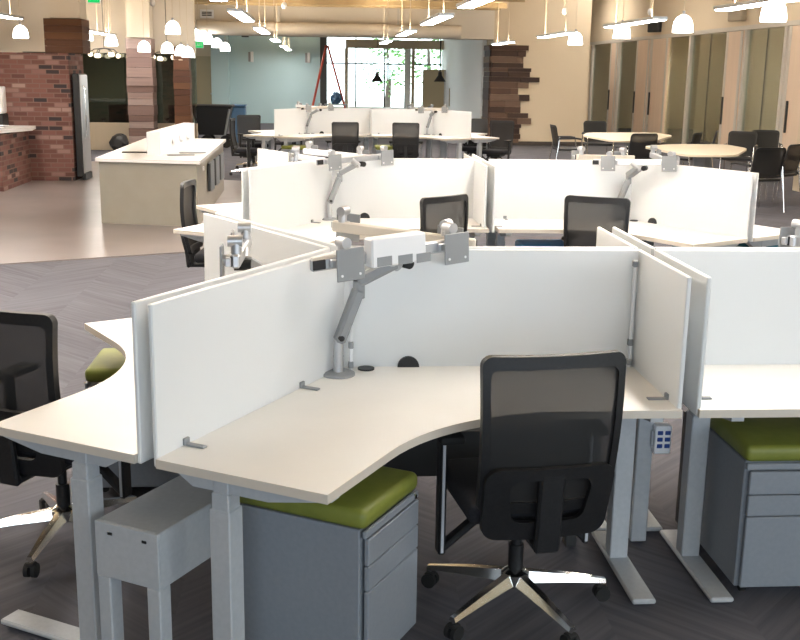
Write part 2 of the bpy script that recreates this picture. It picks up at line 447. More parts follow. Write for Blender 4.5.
def make_chair(base_turn=0.0):
    root = thing('task_chair', 'chair', 'office chair')
    s = MB().box((0, .02, .445), (.47, .45, .075), .03, None, 3)
    s.build('seat', 'fabric', root)
    MB().box((0, .0, .385), (.26, .30, .05), .012).box((0, 0, .345), (.14, .2, .05), .01).build('seat_mechanism', 'black', root)
    MB().cyl((0, 0, .10), (0, 0, .24), .027).cyl((0, 0, .22), (0, 0, .37), .018).build('gas_lift', 'black', root)
    # backrest: frame, mesh, spine, lower shell
    out = rounded(.445, .468, .47, 1.0, .035); inn = rounded(.395, .418, .51, .958, .03)
    fr = MB().ring([(x, back_y(x, z) - .012, z) for x, z in out], [(x, back_y(x, z) - .012, z) for x, z in inn], (0, .028, 0))
    bf = fr.build('back_frame', 'black', root)
    me = MB(); nx, nz = 14, 14; grid = []
    for j in range(nz + 1):
        row = []
        for i in range(nx + 1):
            z = .50 + .475 * j / nz; wv = .41 + .025 * j / nz; x = -wv / 2 + wv * i / nx
            row.append(me.bm.verts.new((x, back_y(x, z), z)))
        grid.append(row)
    for j in range(nz):
        for i in range(nx): me.bm.faces.new((grid[j][i], grid[j][i + 1], grid[j + 1][i + 1], grid[j + 1][i]))
    me.build('back_mesh', 'mesh', root, 60)
    sh = MB(); so = rounded(.42, .43, .38, .64, .05); si = rounded(.25, .27, .445, .60, .04)
    sh.ring([(x, back_y(x, z) - .035, z) for x, z in so], [(x, back_y(x, z) - .035, z) for x, z in si], (0, .022, 0))
    sh.build('back_shell', 'black', root)
    MB().bar((.0, -.315, .64), (0, -.285, .34), .085, .03, .008).bar((0, -.285, .36), (0, -.06, .36), .09, .03, .008).build('spine', 'black', root)
    for sx_ in (-1, 1):
        x = sx_ * .265
        a = MB().box((x, .04, .425), (.026, .055, .43), .006).bar((x, .04, .225), (sx_ * .10, .04, .36), .05, .022, .006)
        ar = a.build('armrest', 'black', root)
        MB().box((x, .04 - .028, .42), (.01, .006, .40), .001).build('silver_strip', 'strip', ar)
        MB().box((x - sx_ * .01, .05, .652), (.085, .23, .03), .012, None, 2).build('arm_pad', 'rubber', ar)
    MB().lathe([(.03, .085), (.05, .09), (.05, .135), (.028, .15)]).build('base_hub', 'chrome', root)
    for k in range(5):
        a = base_turn + k * 2 * math.pi / 5; d = Vector((math.cos(a), math.sin(a), 0)); n = Vector((-d.y, d.x, 0))
        leg = MB(); v = []
        for r_, w_, zt, zb in ((.04, .026, .138, .098), (.19, .022, .114, .088), (.335, .015, .084, .070)):
            p = d * r_
            v.append([leg.bm.verts.new(p + n * q * w_ + Vector((0, 0, zz))) for q, zz in ((-1, zb), (1, zb), (.55, zt), (-.55, zt))])
        for i in range(2):
            for q in range(4): leg.bm.faces.new((v[i][q], v[i][(q + 1) % 4], v[i + 1][(q + 1) % 4], v[i + 1][q]))
        leg.bm.faces.new(v[0][::-1]); leg.bm.faces.new(v[2])
        leg.cyl(d * .325 + Vector((0, 0, .052)), d * .325 + Vector((0, 0, .08)), .009, n=10)
        lo = leg.build('leg', 'chrome', root)
        c = MB(); p = d * .325
        for q in (-1, 1): c.cyl(p + n * q * .006 + Vector((0, 0, .028)), p + n * q * .022 + Vector((0, 0, .028)), .027, n=16)
        c.box(p + Vector((0, 0, .05)), (.036, .036, .016), .005, Matrix.Rotation(a, 4, 'Z'))
        c.build('caster', 'rubber', lo)
    return root
chair_proto = make_chair(R(-74))

# guest chair: black mesh armchair on silver tube legs, faces +y
def make_guest():
    root = thing('guest_chair', 'chair', 'chair')
    MB().box((0, .0, .46), (.50, .47, .04), .015, None, 2).build('seat', 'black', root)
    out = rounded(.46, .50, .50, .92, .06); b = MB()
    g = MB(); rows = []
    nx, nz = 10, 8
    for j in range(nz + 1):
        r_ = []
        for i in range(nx + 1):
            z = .50 + .40 * j / nz; w_ = .46; x = -w_ / 2 + w_ * i / nx
            r_.append(g.bm.verts.new((x, -.24 - .22 * (z - .5) + .5 * x * x, z)))
        rows.append(r_)
    for j in range(nz):
        for i in range(nx): g.bm.faces.new((rows[j][i], rows[j][i + 1], rows[j + 1][i + 1], rows[j + 1][i]))
    g.build('backrest', 'mesh_dense', root, 60)
    fo = [(x, -.25 - .22 * (z - .5) + .5 * x * x, z) for x, z in rounded(.47, .49, .49, .915, .06)]
    fi = [(x, -.25 - .22 * (z - .5) + .5 * x * x, z) for x, z in rounded(.42, .44, .52, .88, .05)]
    MB().ring(fo, fi, (0, .022, 0)).build('back_frame', 'black', root)
    for sx_ in (-1, 1):
        x = sx_ * .27
        MB().tube([(x, -.24, .66), (x, -.20, .67), (x, .1, .675), (x, .2, .66)], .018).build('armrest', 'black', root)
        MB().tube([(x, .2, .67), (x, .225, .5), (x, .25, .012)], .011).build('leg', 'chrome', root)
        MB().tube([(x * .95, -.22, .70), (x, -.24, .5), (x * 1.05, -.32, .012)], .011).build('leg', 'chrome', root)
    MB().tube([(-.27, .05, .43), (.27, .05, .43)], .011).build('crossbar', 'chrome', root)
    return root
guest_proto = make_guest()

# ------------------------------------------------------------------ clusters
def rot2(p, a): return (p[0] * math.cos(a) - p[1] * math.sin(a), p[0] * math.sin(a) + p[1] * math.cos(a))
def put_local(c, bis, p):
    q = rot2(p, R(bis)); return (c[0] + q[0], c[1] + q[1])
def desk(c, bis, label, group='workstation desks'): return place(desk_proto, (c[0], c[1], 0), R(bis), label, group)
def shift_leg(o, side, d, dn=0):
    legs = [c for c in o.children if c.name.split('.')[0] == 'leg'][:2]
    l = legs[0 if side > 0 else 1]
    l.location = (-C60 * d + S60 * dn, -side * S60 * d - side * C60 * dn, 0)
def arm(c, bis, label, white=None):
    o = place(arm_proto, (c[0], c[1], 0), R(bis), label, 'monitor arms on the desks')
    if white: recolour(o, 'crossbar', white)
    return o
def screen(c, ang, side, label, proto=None, off=None):
    """panel along direction ang from c, on the left (+1) or right (-1) of that direction"""
    d = (G / 2 - .009) if off is None else off
    a = R(ang); n = (-math.sin(a) * side * d, math.cos(a) * side * d)
    p = proto or screen_proto
    o = place(p, (c[0] + n[0], c[1] + n[1], 0), a, label, 'frosted desk screens')
    if side > 0: o.scale = (1, -1, 1)
    return o
def beam(c, ang, label, dx=0, dy=0): return place(beam_proto, (c[0] + dx, c[1] + dy, 0), R(ang), label, 'grey cable runs under the screens')
def chair(x, y, rz, label): return place(chair_proto, (x, y, 0), R(rz), label, 'black task chairs')
def ped(x, y, rz, label, col=None):
    o = place(ped_proto, (x, y, 0), R(rz), label, 'mobile pedestals with cushions')
    if col: recolour(o, 'cushion', col)
    return o

C1 = (.0714, 3.9845); M1 = (C1[0] + 2 * A + .06, C1[1]); R1 = (C1[0] + A + .03, C1[1])
C2 = (.081, 8.269); M2 = (C2[0] + 2 * A + .07, C2[1]); R2 = (C2[0] + A, C2[1])
C3 = (-.22, 19.8); M3 = (C3[0] + 2 * A + .01, C3[1]); R3 = (C3[0] + A, C3[1])

# --- row 1
desk(C1, 300, 'large white angled desk at the front, under the monitor arm with white sleeve')
d2 = desk(C1, 180, 'white angled desk at the left edge, with its bare rounded inner edge facing left')
shift_leg(d2, 1, .0, .075)
desk(C1, 60, 'white angled desk directly behind the long front screen, mostly hidden by it')
d1 = desk(M1, 240, 'white desk at the right edge, above the pedestal with green cushion')
shift_leg(d1, -1, .065)
desk(M1, 120, 'white desk hidden behind the screen at the right edge, holding the silver arm')
screen(C1, 240, 1, 'frosted screen at front left, rising from the front desk top')
screen(C1, 240, -1, 'left outer frosted screen of the front pair, its end strip nearest the left desk')
screen(C1, 0, -1, 'long frosted screen across the back of the front desk, behind the nearest chair')
screen(C1, 0, 1, 'rear twin of the long frosted front screen, only its top edge visible')
screen(C1, 120, 1, 'beige-lit frosted screen behind the front left screen, beside two edge-on plates')
screen(C1, 120, -1, 'shorter-looking twin just behind the beige-lit screen at left')
screen(M1, 180, 1, 'frosted screen at the right edge, behind the desk with green cushion below')
screen(M1, 180, -1, 'rear twin of the frosted screen at the right edge')
screen(R1, 270, -1, 'left panel of the frosted divider between the two front desks', divider_proto, .034)
screen(R1, 270, 1, 'right panel of the frosted divider between the two front desks', divider_proto, .034)
screen(R1, 90, 1, 'left panel of the short divider poking up behind the front screens', divider_proto, .034)
screen(R1, 90, -1, 'right panel of the short divider poking up behind the front screens', divider_proto, .034)
beam(C1, 240, 'grey floor-standing cable trough under the front left screens', -.075, .043)
b1 = beam(C1, 0, 'dark grey cable trough under the long front screen, behind the nearest chair')
b2 = beam(M1, 180, 'dark grey cable trough under the right edge screen, behind the right pedestal')
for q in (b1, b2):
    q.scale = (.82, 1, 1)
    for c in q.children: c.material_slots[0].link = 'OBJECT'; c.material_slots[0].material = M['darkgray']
a1 = arm(C1, 300, 'silver dual monitor arm on the front desk with white sleeve on its bar')
arm((C1[0] - .10, C1[1] - .06), 180, 'silver monitor arm seen end-on beside the beige-lit screen at left')
arm((C1[0] + .19, C1[1] + .03), 60, 'monitor arm with long beige bar rising behind the front screen', 'beigebar')
arm((M1[0] - .14, M1[1] + .02), 120, 'silver monitor arm whose tip shows at the right edge above the screen')
ped(.015, 3.19, 60, 'grey pedestal with green cushion under the left wing of the front desk')
ped(1.685, 3.67, 0, 'grey pedestal with green cushion at the right edge, beside the desk foot')
ped(-.76, 4.66, 270, 'pedestal with green cushion seen past the rounded edge of the left desk')
chair(.685, 3.40, 8, 'black mesh task chair nearest the camera, at the front desk')
chair(-1.01, 4.02, -25, 'black task chair cut off by the left edge of the photo')
# power post with outlet box between the two front desks
pp = thing('power_post', 'slim grey post standing between two desk legs below the divider', 'power post', (1.286, 3.93, 0))
MB().box((0, 0, .345), (.064, .05, .69), .004).build('post', 'gray', pp)
pb = thing('outlet_box', 'small white power box with six blue sockets under the front desks', 'outlet box', (1.345, 3.895, .445))
MB().box((0, 0, 0), (.066, .05, .115), .004).build('housing', 'white', pb)
for i in range(3):
    for j in range(2):
        MB().box((-.012 + j * .03 + -.001, -.0265, .03 - i * .027), (.022, .004, .017), .002).build('socket', 'outletblue', pb)
MB().box((-.03, .01, .0), (.02, .03, .06)).build('bracket', 'gray', pb)

def connector(x, y, label):
    t = thing('corner_connector', label, 'screen connector', (x, y, ZD), 0, 'screen corner connectors')
    MB().box((0, 0, .21), (.012, .012, .42), .002).build('rod', 'white', t)
    for z_ in (.012, .09, .40): MB().box((0, 0, z_ + .008), (.02, .02, .026), .003).build('clamp', 'silverflat', t)
connector(C1[0] + .048, C1[1] - .082, 'slim white connector rod behind the front monitor arm post')
connector(R1[0] - .058, C1[1] - .058, 'slim white connector rod where the front screens meet the divider')
# --- row 2
desk(C2, 300, 'white desk in the second row, under the screens behind the front divider, left half')
desk(C2, 180, 'white desk in the second row, with the side-on chair at its left')
desk(C2, 60, 'white desk hidden behind the left screens of the second row')
desk(M2, 240, 'white desk in the second row, right half, with a blue-cushioned pedestal below')
desk(M2, 0, 'tan-lit desk at the right end of the second row, past the screen end')
desk(M2, 120, 'white desk hidden behind the right screens of the second row')
screen(C2, 240, 1, 'left screen of the second row, running toward the front')
screen(C2, 240, -1, 'outer twin of the second row left screen')
screen(C2, 0, -1, 'second row back screen behind the partly hidden middle chair')
screen(C2, 0, 1, 'rear twin of the second row back screen behind the middle chair')
screen(C2, 120, 1, 'white screen angled away at the upper left of the second row')
screen(M2, 180, 1, 'cream-lit second row back screen right of the slim divider')
screen(M2, 180, -1, 'rear twin of the cream-lit second row back screen')
screen(M2, 300, -1, 'long white screen at the right end of the second row')
screen(M2, 300, 1, 'outer twin of the long white screen at the second row right end')
screen(R2, 270, -1, 'left panel of the slim divider in the second row', divider_proto, .034)
screen(R2, 270, 1, 'right panel of the slim divider in the second row', divider_proto, .034)
screen(R2, 90, 1, 'left panel of the divider tip behind the second row', divider_proto, .034)
screen(R2, 90, -1, 'right panel of the divider tip behind the second row', divider_proto, .034)
beam(C2, 0, 'dark cable trough below the second row back screen, left half')
beam(M2, 180, 'dark cable trough below the second row back screen, right half')
arm(C2, 300, 'silver monitor arm on the second row left desk, plates facing front')
arm(C2, 180, 'monitor arm seen end-on above the second row far left screen')
arm(C2, 60, 'monitor arm with white bar above the second row, behind the left screens', 'white')
arm(M2, 240, 'silver monitor arm bent in front of the second row cream-lit screens', 'white')
arm(M2, 0, 'tangled silver monitor arm above the second row right screen, near the meeting table')
arm(M2, 120, 'monitor arm with pale bar behind the second row right screens', 'beigebar')
chair(.70, 7.62, 40, 'black task chair in the second row, half hidden behind the front screen')
chair(2.09, 7.66, -26, 'black mesh task chair in the second row right half, behind the front divider')
chair(-.72, 8.22, -95, 'black task chair seen side-on at the left end of the second row')
ped(1.72, 7.93, 0, 'pedestal with bright blue cushion in the second row', 'blue')
ped(2.98, 7.95, 0, 'pedestal with dark teal cushion below the second row right screen', 'teal')
ped(3.60, 8.30, -60, 'pedestal with dark teal cushion at the far right end of the second row', 'teal')

# --- row 3
desk(C3, 300, 'cream-lit desk in the far row, left half, with green cushion below')
desk(C3, 180, 'cream-lit desk at the left end of the far row beside the dark chairs')
desk(C3, 60, 'hidden desk behind the far row left screens')
desk(M3, 240, 'cream-lit desk in the far row, right half')
desk(M3, 0, 'cream-lit desk at the right end of the far row by the wood wall')
desk(M3, 120, 'hidden desk behind the far row right screens')
screen(C3, 240, 1, 'left end screen of the far row')
screen(C3, 0, -1, 'far row back screen behind the left mesh chair')
screen(M3, 180, 1, 'far row back screen behind the right mesh chair')
screen(M3, 300, -1, 'right end screen of the far row')
screen(R3, 270, -1, 'slim divider in the middle of the far row', divider_proto, .0)
arm(C3, 300, 'monitor arm leaning over the far row left desk', 'beigebar')
arm(C3, 60, 'white-barred monitor arm behind the far row left screen', 'white')
arm(M3, 240, 'bent monitor arm over the far row right desk', 'beigebar')
arm(M3, 120, 'monitor arm behind the far row right screen')
chair(.42, 18.75, 6, 'left one of two mesh chairs in front of the far row')
chair(1.52, 18.78, -6, 'right one of two mesh chairs in front of the far row')
chair(-1.25, 19.3, -95, 'dark chair seen side-on at the left end of the far row')
chair(-.6, 21.6, 170, 'dark chair standing behind the far row left end')
chair(-1.25, 20.7, 200, 'dark chair behind the far row, next to the teal wall')
chair(2.95, 20.3, 170, 'taller-looking dark chair behind the far row right end')
chair(3.25, 19.6, 150, 'dark chair by the wood wall at the far row right end')
ped(-.35, 18.75, 60, 'pedestal with green cushion under the far row left desk')
ped(1.18, 18.95, 0, 'pedestal with green cushion between the far row chairs')

# white protective sleeve pushed over the crossbar
tl = R(2.5)
sl = MB().box((.275, .075, 1.215), (.058, .235, .105), .006, Matrix.Rotation(tl, 4, 'X'))
so_ = sl.build('sleeve', 'white', a1)
for y_ in (.0, .09, .17): MB().box((.3052, y_ + .01, 1.180), (.002, .062, .034), 0, Matrix.Rotation(tl, 4, 'X')).build('dark_window', 'silverflat', so_)

# ------------------------------------------------------------------ floor and shell
fl = MB()
fl.box((-1.5, 18, -.06), (27, 46, .1)); struct(fl.build('floor', 'carpet', None, 0))
cc = MB().prism([(-13.5, 5.63), (-1.234, 11.04), (-.3, 11.45), (1.0, 12.1), (1.0, 16.2), (-.2, 18.2), (-1.25, 18.3), (-1.62, 18.44), (-2.1, 22.0), (-13.5, 22.0)], -.012, .003)
o = cc.build('floor_concrete', 'concrete', None, 0); struct(o)

def wall(name, c, d, mat, bev=0): return struct(MB().box(c, d, bev).build(name, mat, None, 0))
CZ = 3.5
CR_ = 4.8
wall('ceiling', (-5.3, 18, CZ + .05), (19.4, 46, .1), 'deck')
wall('ceiling_right', (8.4, 18, CR_ + .05), (8.0, 46, .1), 'beamcream')
wall('wall_ceiling_step', (4.45, 18, 4.2), (.1, 46, 1.3), 'beamcream')
wall('ceiling_rooms', (10.75, 28.5, 2.98), (2.7, 19, .06), 'beamcream')
for i, v in enumerate((9, 12, 15, 18, 21, 24, 26.3, 27.2)):
    struct(MB().box((-4, v, CZ - .06), (17, .09, .12)).build('trim_%d' % (i + 1), 'deck', None, 0))
wall('wall_left', (-12.5, 15, 1.75), (.2, 41, 3.5), 'wallcream')
wall('wall_back', (-2.3, -4.0, 1.75), (20.4, .2, 3.5), 'wallcream')
# ceiling beam that runs to the cream wall
wall('beam', (-4.6, 28.45, 3.1), (18.2, .8, .78), 'beamcream')
du = MB().cyl((-8.5, 27.7, 2.88), (3.6, 27.8, 2.86), .16, n=28)
dob = du.build('air_duct', 'beamcream')
for x in (-7, -4, -1, 2): MB().box((x, 27.74, 3.24), (.05, .02, .48)).build('strap', 'alum', dob)
tag(dob, 'round tan air duct under the ceiling beam', 'duct')

# cream block wall with wood cladding on its left end
wall('wall_cream', (5.83, 30.4, 2.4), (2.55, 4.0, 4.8), 'wallcream')
struct(MB().box((5.86, 28.385, .05), (2.5, .03, .10)).build('baseboard_cream', 'base', None, 0))
wc = MB(); z = .06; rnd = random.Random(3)
ends = [5.25, 5.35, 5.22, 5.38, 5.55, 5.42, 5.30, 5.30, 5.48, 5.18, 5.40, 5.70, 5.50, 5.45, 5.24, 5.28, 5.42, 5.36, 5.58, 5.52, 5.30, 5.25, 5.40, 5.46, 5.55, 5.32, 5.20, 5.62]
i = 0
while z < 2.5:
    hgt = rnd.choice((.10, .13, .16)); x1 = ends[i % len(ends)] + rnd.uniform(-.05, .12); x0 = 4.50 + rnd.uniform(-.02, .02)
    cut = rnd.uniform(4.8, x1 - .2)
    for a_, b_ in ((x0, cut), (cut, x1)):
        t = rnd.uniform(.03, .055)
        wc.box(((a_ + b_) / 2, 28.4 - t / 2 - .002, z + hgt / 2), (b_ - a_ - .004, t, hgt - .004))
    wc.box((4.52 - rnd.uniform(.02, .05), 28.9, z + hgt / 2), (.06, 1.0, hgt - .004))
    z += hgt; i += 1
tag(wc.build('wood_cladding', 'boards', None, 0), 'dark reclaimed wood boards with ragged ends on the cream back wall', 'wood cladding')

# ------------------------------------------------------------------ right glass wall at u = 9.3
GX, GT = 9.3, 2.9
wall('wall_right', (GX + .1, 20.0, 3.85), (.24, 40, 1.9), 'wallcream')
wall('wall_right_rooms', (12.2, 20, 1.75), (.2, 42, 3.5), 'wallcream')
wall('wall_right_end', (10.7, 38.2, 1.75), (2.8, .2, 3.5), 'wallcream')
for k, v in enumerate((23.3, 26.9, 30.0)):
    wall('wall_room_%d' % (k + 1), (10.8, v, 1.45), (2.7, .1, 2.9), 'wallcream')
struct(MB().box((GX, 28, GT + .0), (.14, 24, .09)).build('trim_9', 'alum', None, 0))
struct(MB().box((GX, 28, .05), (.14, 24, .10)).build('trim_10', 'base', None, 0))
posts = [21.2, 23.25, 26.8, 30.0, 33.3, 36.6]
for k, v in enumerate(posts):
    struct(MB().box((GX, v, 1.48), (.13, .12, 2.78)).build('trim_%d' % (11 + k), 'alum', None, 0))
n = 1
def pane(v0, v1, seam=None):
    global n
    o = MB().box((GX, (v0 + v1) / 2, 1.48), (.012, v1 - v0, 2.74)).build('window_%d' % n, 'glassgreen', None, 0); struct(o); n += 1
    if seam: struct(MB().box((GX, seam, 1.48), (.016, .015, 2.74)).build('window_seam', 'darkframe', o, 0))
pane(21.26, 23.19, 22.2); pane(24.35, 26.74, 25.5); pane(27.0, 28.5); pane(31.4, 33.2); pane(34.2, 36.5)
dn = 1
def slider(v0, v1, handle):
    global dn
    o = MB().box((GX - .05, (v0 + v1) / 2, 1.46), (.05, v1 - v0, 2.76), .004).build('door_%d' % dn, 'doorpanel', None, 0); struct(o); dn += 1
    MB().box((GX - .10, handle, 1.1), (.04, .045, .62), .006).build('door_handle', 'darkframe', o)
    MB().box((GX - .079, v0 + .06, 1.46), (.012, .12, 2.76)).build('door_stile', 'alum', o)
    MB().box((GX - .079, v1 - .06, 1.46), (.012, .12, 2.76)).build('door_stile', 'alum', o)
slider(19.2, 21.0, 20.75); slider(23.35, 24.3, 24.2); slider(28.5, 29.9, 29.75); slider(30.1, 31.3, 31.2); slider(33.4, 34.15, 34.0)
wall('wall_right_near', (GX, 8.1, 1.45), (.2, 22.2, 2.9), 'wallcream')
sp = MB().box((8.02, 17.3, 1.45), (.10, .3, 2.9), .004)
struct(sp.build('column_right', 'wallcream', None, 0))

# ------------------------------------------------------------------ far window wall (v = 39.4) and teal wall (v = 39)
FV = 39.4
wall('wall_teal', (-1.55, 39.15, 1.75), (3.25, .3, 3.5), 'wallteal')
wall('wall_teal_return', (-3.45, 38.9, 1.75), (.6, .8, 3.5), 'wallteal')
wall('wall_far_left', (-8.4, 39.4, 1.75), (8.0, .2, 3.5), 'wallcream')
wall('wall_over_door', (-4.05, 39.4, 2.9), (.9, .2, 1.2), 'wallcream')
dd = MB().box((-4.05, 39.27, 1.15), (.64, .06, 2.3), .004).build('door_%d' % dn, 'doortan', None, 0); struct(dd)
MB().sph((-3.82, 39.2, 1.0), .04).build('door_handle', 'silver', dd)
wall('column_dark', (.17, 39.0, 1.75), (.25, .3, 3.5), 'darkframe')
struct(MB().box((2.3, FV, .3), (4.1, .15, .6)).build('wall_far_sill', 'wallwhite', None, 0))
struct(MB().box((3.0, 38.9, 2.81), (4.1, .25, .30)).build('trim_20', 'tan', None, 0))
struct(MB().box((.98, 38.9, 1.33), (.12, .25, 2.66)).build('trim_21', 'tan', None, 0))
struct(MB().box((3.36, 38.9, 1.33), (.10, .25, 2.66)).build('trim_22', 'tan', None, 0))
struct(MB().box((3.18, 39.1, 1.33), (.22, .1, 2.66)).build('trim_23', 'wallwhite', None, 0))
wall('wall_far_end', (8.6, 38.6, 2.4), (7.4, .2, 4.8), 'wallcream')
struct(MB().box((4.7, FV, 1.75), (.5, .2, 3.5)).build('wall_far_right', 'wallwhite', None, 0))
def fwin(u0, u1, z0, z1, mull, hz):
    global n
    o = MB().box(((u0 + u1) / 2, FV, (z0 + z1) / 2), (u1 - u0, .012, z1 - z0)).build('window_%d' % n, 'glass', None, 0); struct(o); n += 1
    f = MB()
    for u in mull: f.box((u, FV, (z0 + z1) / 2 - .1), (.05, .06, z1 - z0 - .2))
    for z in hz: f.box(((u0 + u1) / 2, FV, z), (u1 - u0, .06, .05))
    struct(f.build('window_frame', 'darkframe', o, 0))
fwin(.3, .95, .6, 3.4, (), (2.13,)); fwin(1.05, 3.1, .6, 3.4, (1.33, 2.37), (2.13,)); fwin(3.42, 4.44, .6, 3.4, (), (2.13,))
# white side wall between the windows and the wood corner
wall('wall_white_side', (4.49, 34.45, 1.75), (.12, 9.8, 3.5), 'wallwhite')
dl = MB().box((4.02, 37.9, .98), (.80, .05, 1.95), .006).build('door_%d' % (dn + 1), 'doortan', None, 0); struct(dl)
MB().box((4.39, 37.88, .98), (.04, .06, 1.9)).build('door_edge', 'silver', dl)
MB().box((4.42, 36.6, 1.05), (.05, .05, .6), .01).build('door_pull', 'tan', dl)

# outside: ground and trees seen through the glass
struct(MB().box((0, 60, -.3), (60, 40, .1)).build('outside_ground', 'outground', None, 0))
def tree(x, y, hgt, rr, seed, label):
    rn = random.Random(seed)
    t = thing('tree', label, 'tree', (x, y, -.25), 0, 'trees outside the far windows')
    MB().tube([(0, 0, 0), (.08, 0, hgt * .4), (0, .1, hgt * .8)], [.16, .12, .05]).build('trunk', 'bark', t)
    c = MB()
    for k in range(420):
        a, e = rn.uniform(0, 6.28), rn.uniform(-1, 1); r_ = rr * rn.uniform(.4, 1)
        p = Vector((math.cos(a) * math.sqrt(1 - e * e) * r_, math.sin(a) * math.sqrt(1 - e * e) * r_, hgt * .62 + e * r_ * 1.1))
        q = Matrix.Translation(p) @ Matrix.Rotation(rn.uniform(0, 6), 4, 'Z') @ Matrix.Rotation(rn.uniform(0, 3), 4, 'X')
        s_ = rn.uniform(.14, .3)
        vs = [c.bm.verts.new(q @ Vector(w_)) for w_ in ((-s_ / 2, 0, 0), (0, -s_ / 4, .03), (s_ / 2, 0, 0), (0, s_ / 4, .03))]
        c.bm.faces.new(vs)
    c.build('crown', 'leaf', t)
tree(4.6, 46, 4.2, 1.5, 1, 'leafy green tree outside the narrow right far window')
tree(3.0, 48, 4.0, 1.3, 2, 'green tree outside the wide far window')

# ------------------------------------------------------------------ left side: brick, columns, glazed room, kitchen
wall('wall_brick', (-4.75, 18.6, 1.03), (1.42, 1.1, 2.06), 'brick')
wc2 = MB()
for k in range(5): wc2.box((-4.10, 18.35, 2.115 + k * .108), (.60, .60, .104))
tag(wc2.build('column_cladding', 'boardsred', None, 0), 'dark wood box cladding around the column above the brick', 'column cladding')
wall('column_cream', (-4.08, 18.35, 3.06), (.50, .50, .9), 'beamcream')
fr = thing('refrigerator', 'tall black and steel refrigerator set into the brick wall', 'refrigerator', (-3.98, 18.42, 0))
MB().box((.02, 0, .90), (.10, .62, 1.68), .01).build('body', 'black', fr)
MB().box((.075, .03, .92), (.03, .54, 1.60), .012, None, 2).build('door', 'silver', fr)
MB().box((.075, .0, .06), (.06, .5, .1)).build('kick_plate', 'black', fr)
MB().tube([(.11, -.16, .7), (.13, -.16, .75), (.13, -.16, 1.5), (.11, -.16, 1.55)], .012).build('handle', 'chrome', fr)

# kitchen counter cut by the left edge
kc = thing('kitchen_counter', 'brick-fronted kitchen counter with pale top at the left edge', 'counter', (-6.28, 17.0, 0))
MB().box((0, .2, .42), (3.1, 1.6, .84)).build('base', 'brick', kc, 0)
MB().prism([(-1.6, -1.1), (1.35, -1.1), (1.78, .35), (1.70, .9), (-1.6, .9)], .86, .91).build('countertop', 'counter', kc)
pa = thing('paper_stack', 'loose white papers lying on the kitchen counter', 'papers', (-4.98, 16.6, .911))
for k in range(5): MB().box((random.uniform(-.2, .2), random.uniform(-.2, .2), .006 + k * .011), (.42, .5, .008), 0, Matrix.Rotation(random.uniform(-.6, .6), 4, 'Z')).build('sheet', 'paper', pa)
mc = thing('coffee_machine', 'white machine standing on the kitchen counter at the left edge', 'appliance', (-5.15, 17.5, .911))
MB().box((0, 0, .10), (.42, .34, .2), .01).build('base', 'black', mc)
MB().box((0, 0, .41), (.40, .32, .42), .02, None, 2).build('housing', 'white', mc)
MB().box((.05, -.17, .33), (.12, .03, .1), .004).build('spout', 'black', mc)

# island
isl = thing('kitchen_island', 'long taupe island with white top and raised white divider', 'kitchen island', (0, 0, 0))
P = [(-2.64, 13.02), (-1.42, 12.74), (-1.46, 16.85), (-2.66, 17.1)]
MB().prism([(x + .012 if x < -2 else x - .02, y + .03 if y < 14 else y - .03) for x, y in P], .0, .752).build('body', 'taupe', isl, 0)
MB().prism([(-2.66, 13.0), (-1.392, 12.713), (-1.44, 16.88), (-2.68, 17.13)], .75, .79).build('countertop', 'counter', isl, 0)
dv = MB().prism([(-2.13, 13.54), (-1.97, 13.56), (-1.83, 16.1), (-1.99, 16.12)], .79, 1.07).build('divider', 'white', isl, 0)
for y_ in (14.4, 14.9, 15.4): MB().cyl((-1.94 + (y_ - 14) * .06, y_, .92), (-1.905 + (y_ - 14) * .06, y_, .92), .045, n=16).build('outlet', 'paper', dv)
for k, y_ in enumerate((14.0, 14.75, 15.5)):
    sh = MB().box((-1.424 - .0, y_ + .28, .47), (.03, .52, .36), .004).build('shelf_opening', 'darkframe', isl)  # dark flat panel carries the shade of an open shelf
    for j in range(3): MB().box((-1.405, y_ + .12 + j * .16, .47), (.02, .02, .38)).build('shelf_post', 'silverflat', sh)
MB().box((-1.405, 13.2, .66), (.015, .05, .05), .004).build('switch', 'white', isl)
for k, (x_, y_) in enumerate(((-1.72, 13.55), (-1.62, 13.95))):
    t = MB().box((0, 0, .006), (.34, .12, .012), .004).build('tray', 'silverflat', None)
    t.location = (x_, y_, .792); t.rotation_euler = (0, 0, .2)
    tag(t, ('flat grey tray on the island, nearest the camera', 'flat grey tray on the island, second from the camera')[k], 'tray', 'flat trays on the island')
t = MB().box((0, 0, .006), (.5, .07, .012), .004).build('cutlery_strip', 'darkframe'); t.location = (-2.25, 13.9, .792)
tag(t, 'thin dark strip lying left of the island divider', 'strip')

# glazed dim room behind the island (v = 25.2)
LV = 25.2
wall('wall_knee', (-4.3, LV, .31), (3.0, .16, .62), 'tan')
wall('wall_above_glass', (-5.4, LV, 2.83), (5.2, .2, 1.32), 'beamcream')
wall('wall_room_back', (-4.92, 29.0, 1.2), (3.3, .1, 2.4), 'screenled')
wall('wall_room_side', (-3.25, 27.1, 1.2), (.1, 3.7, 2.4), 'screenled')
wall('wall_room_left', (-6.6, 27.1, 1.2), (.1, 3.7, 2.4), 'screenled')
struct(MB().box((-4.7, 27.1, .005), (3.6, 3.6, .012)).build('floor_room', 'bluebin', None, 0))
o = MB().box((-4.3, LV, 1.39), (3.0, .012, 1.54)).build('window_%d' % n, 'glassdark', None, 0); struct(o)
def plank_col(name, x, y, w, z1, mat, label):
    c = MB(); z = 0; rn = random.Random(int(w * 1000))
    while z < z1 - .02:
        h_ = min(rn.choice((.14, .18, .22)), z1 - z); c.box((x, y, z + h_ / 2), (w + rn.uniform(-.02, .02), w + rn.uniform(-.02, .02), h_ - .006)); z += h_
    tag(c.build(name, mat, None, 0), label, 'column cladding')
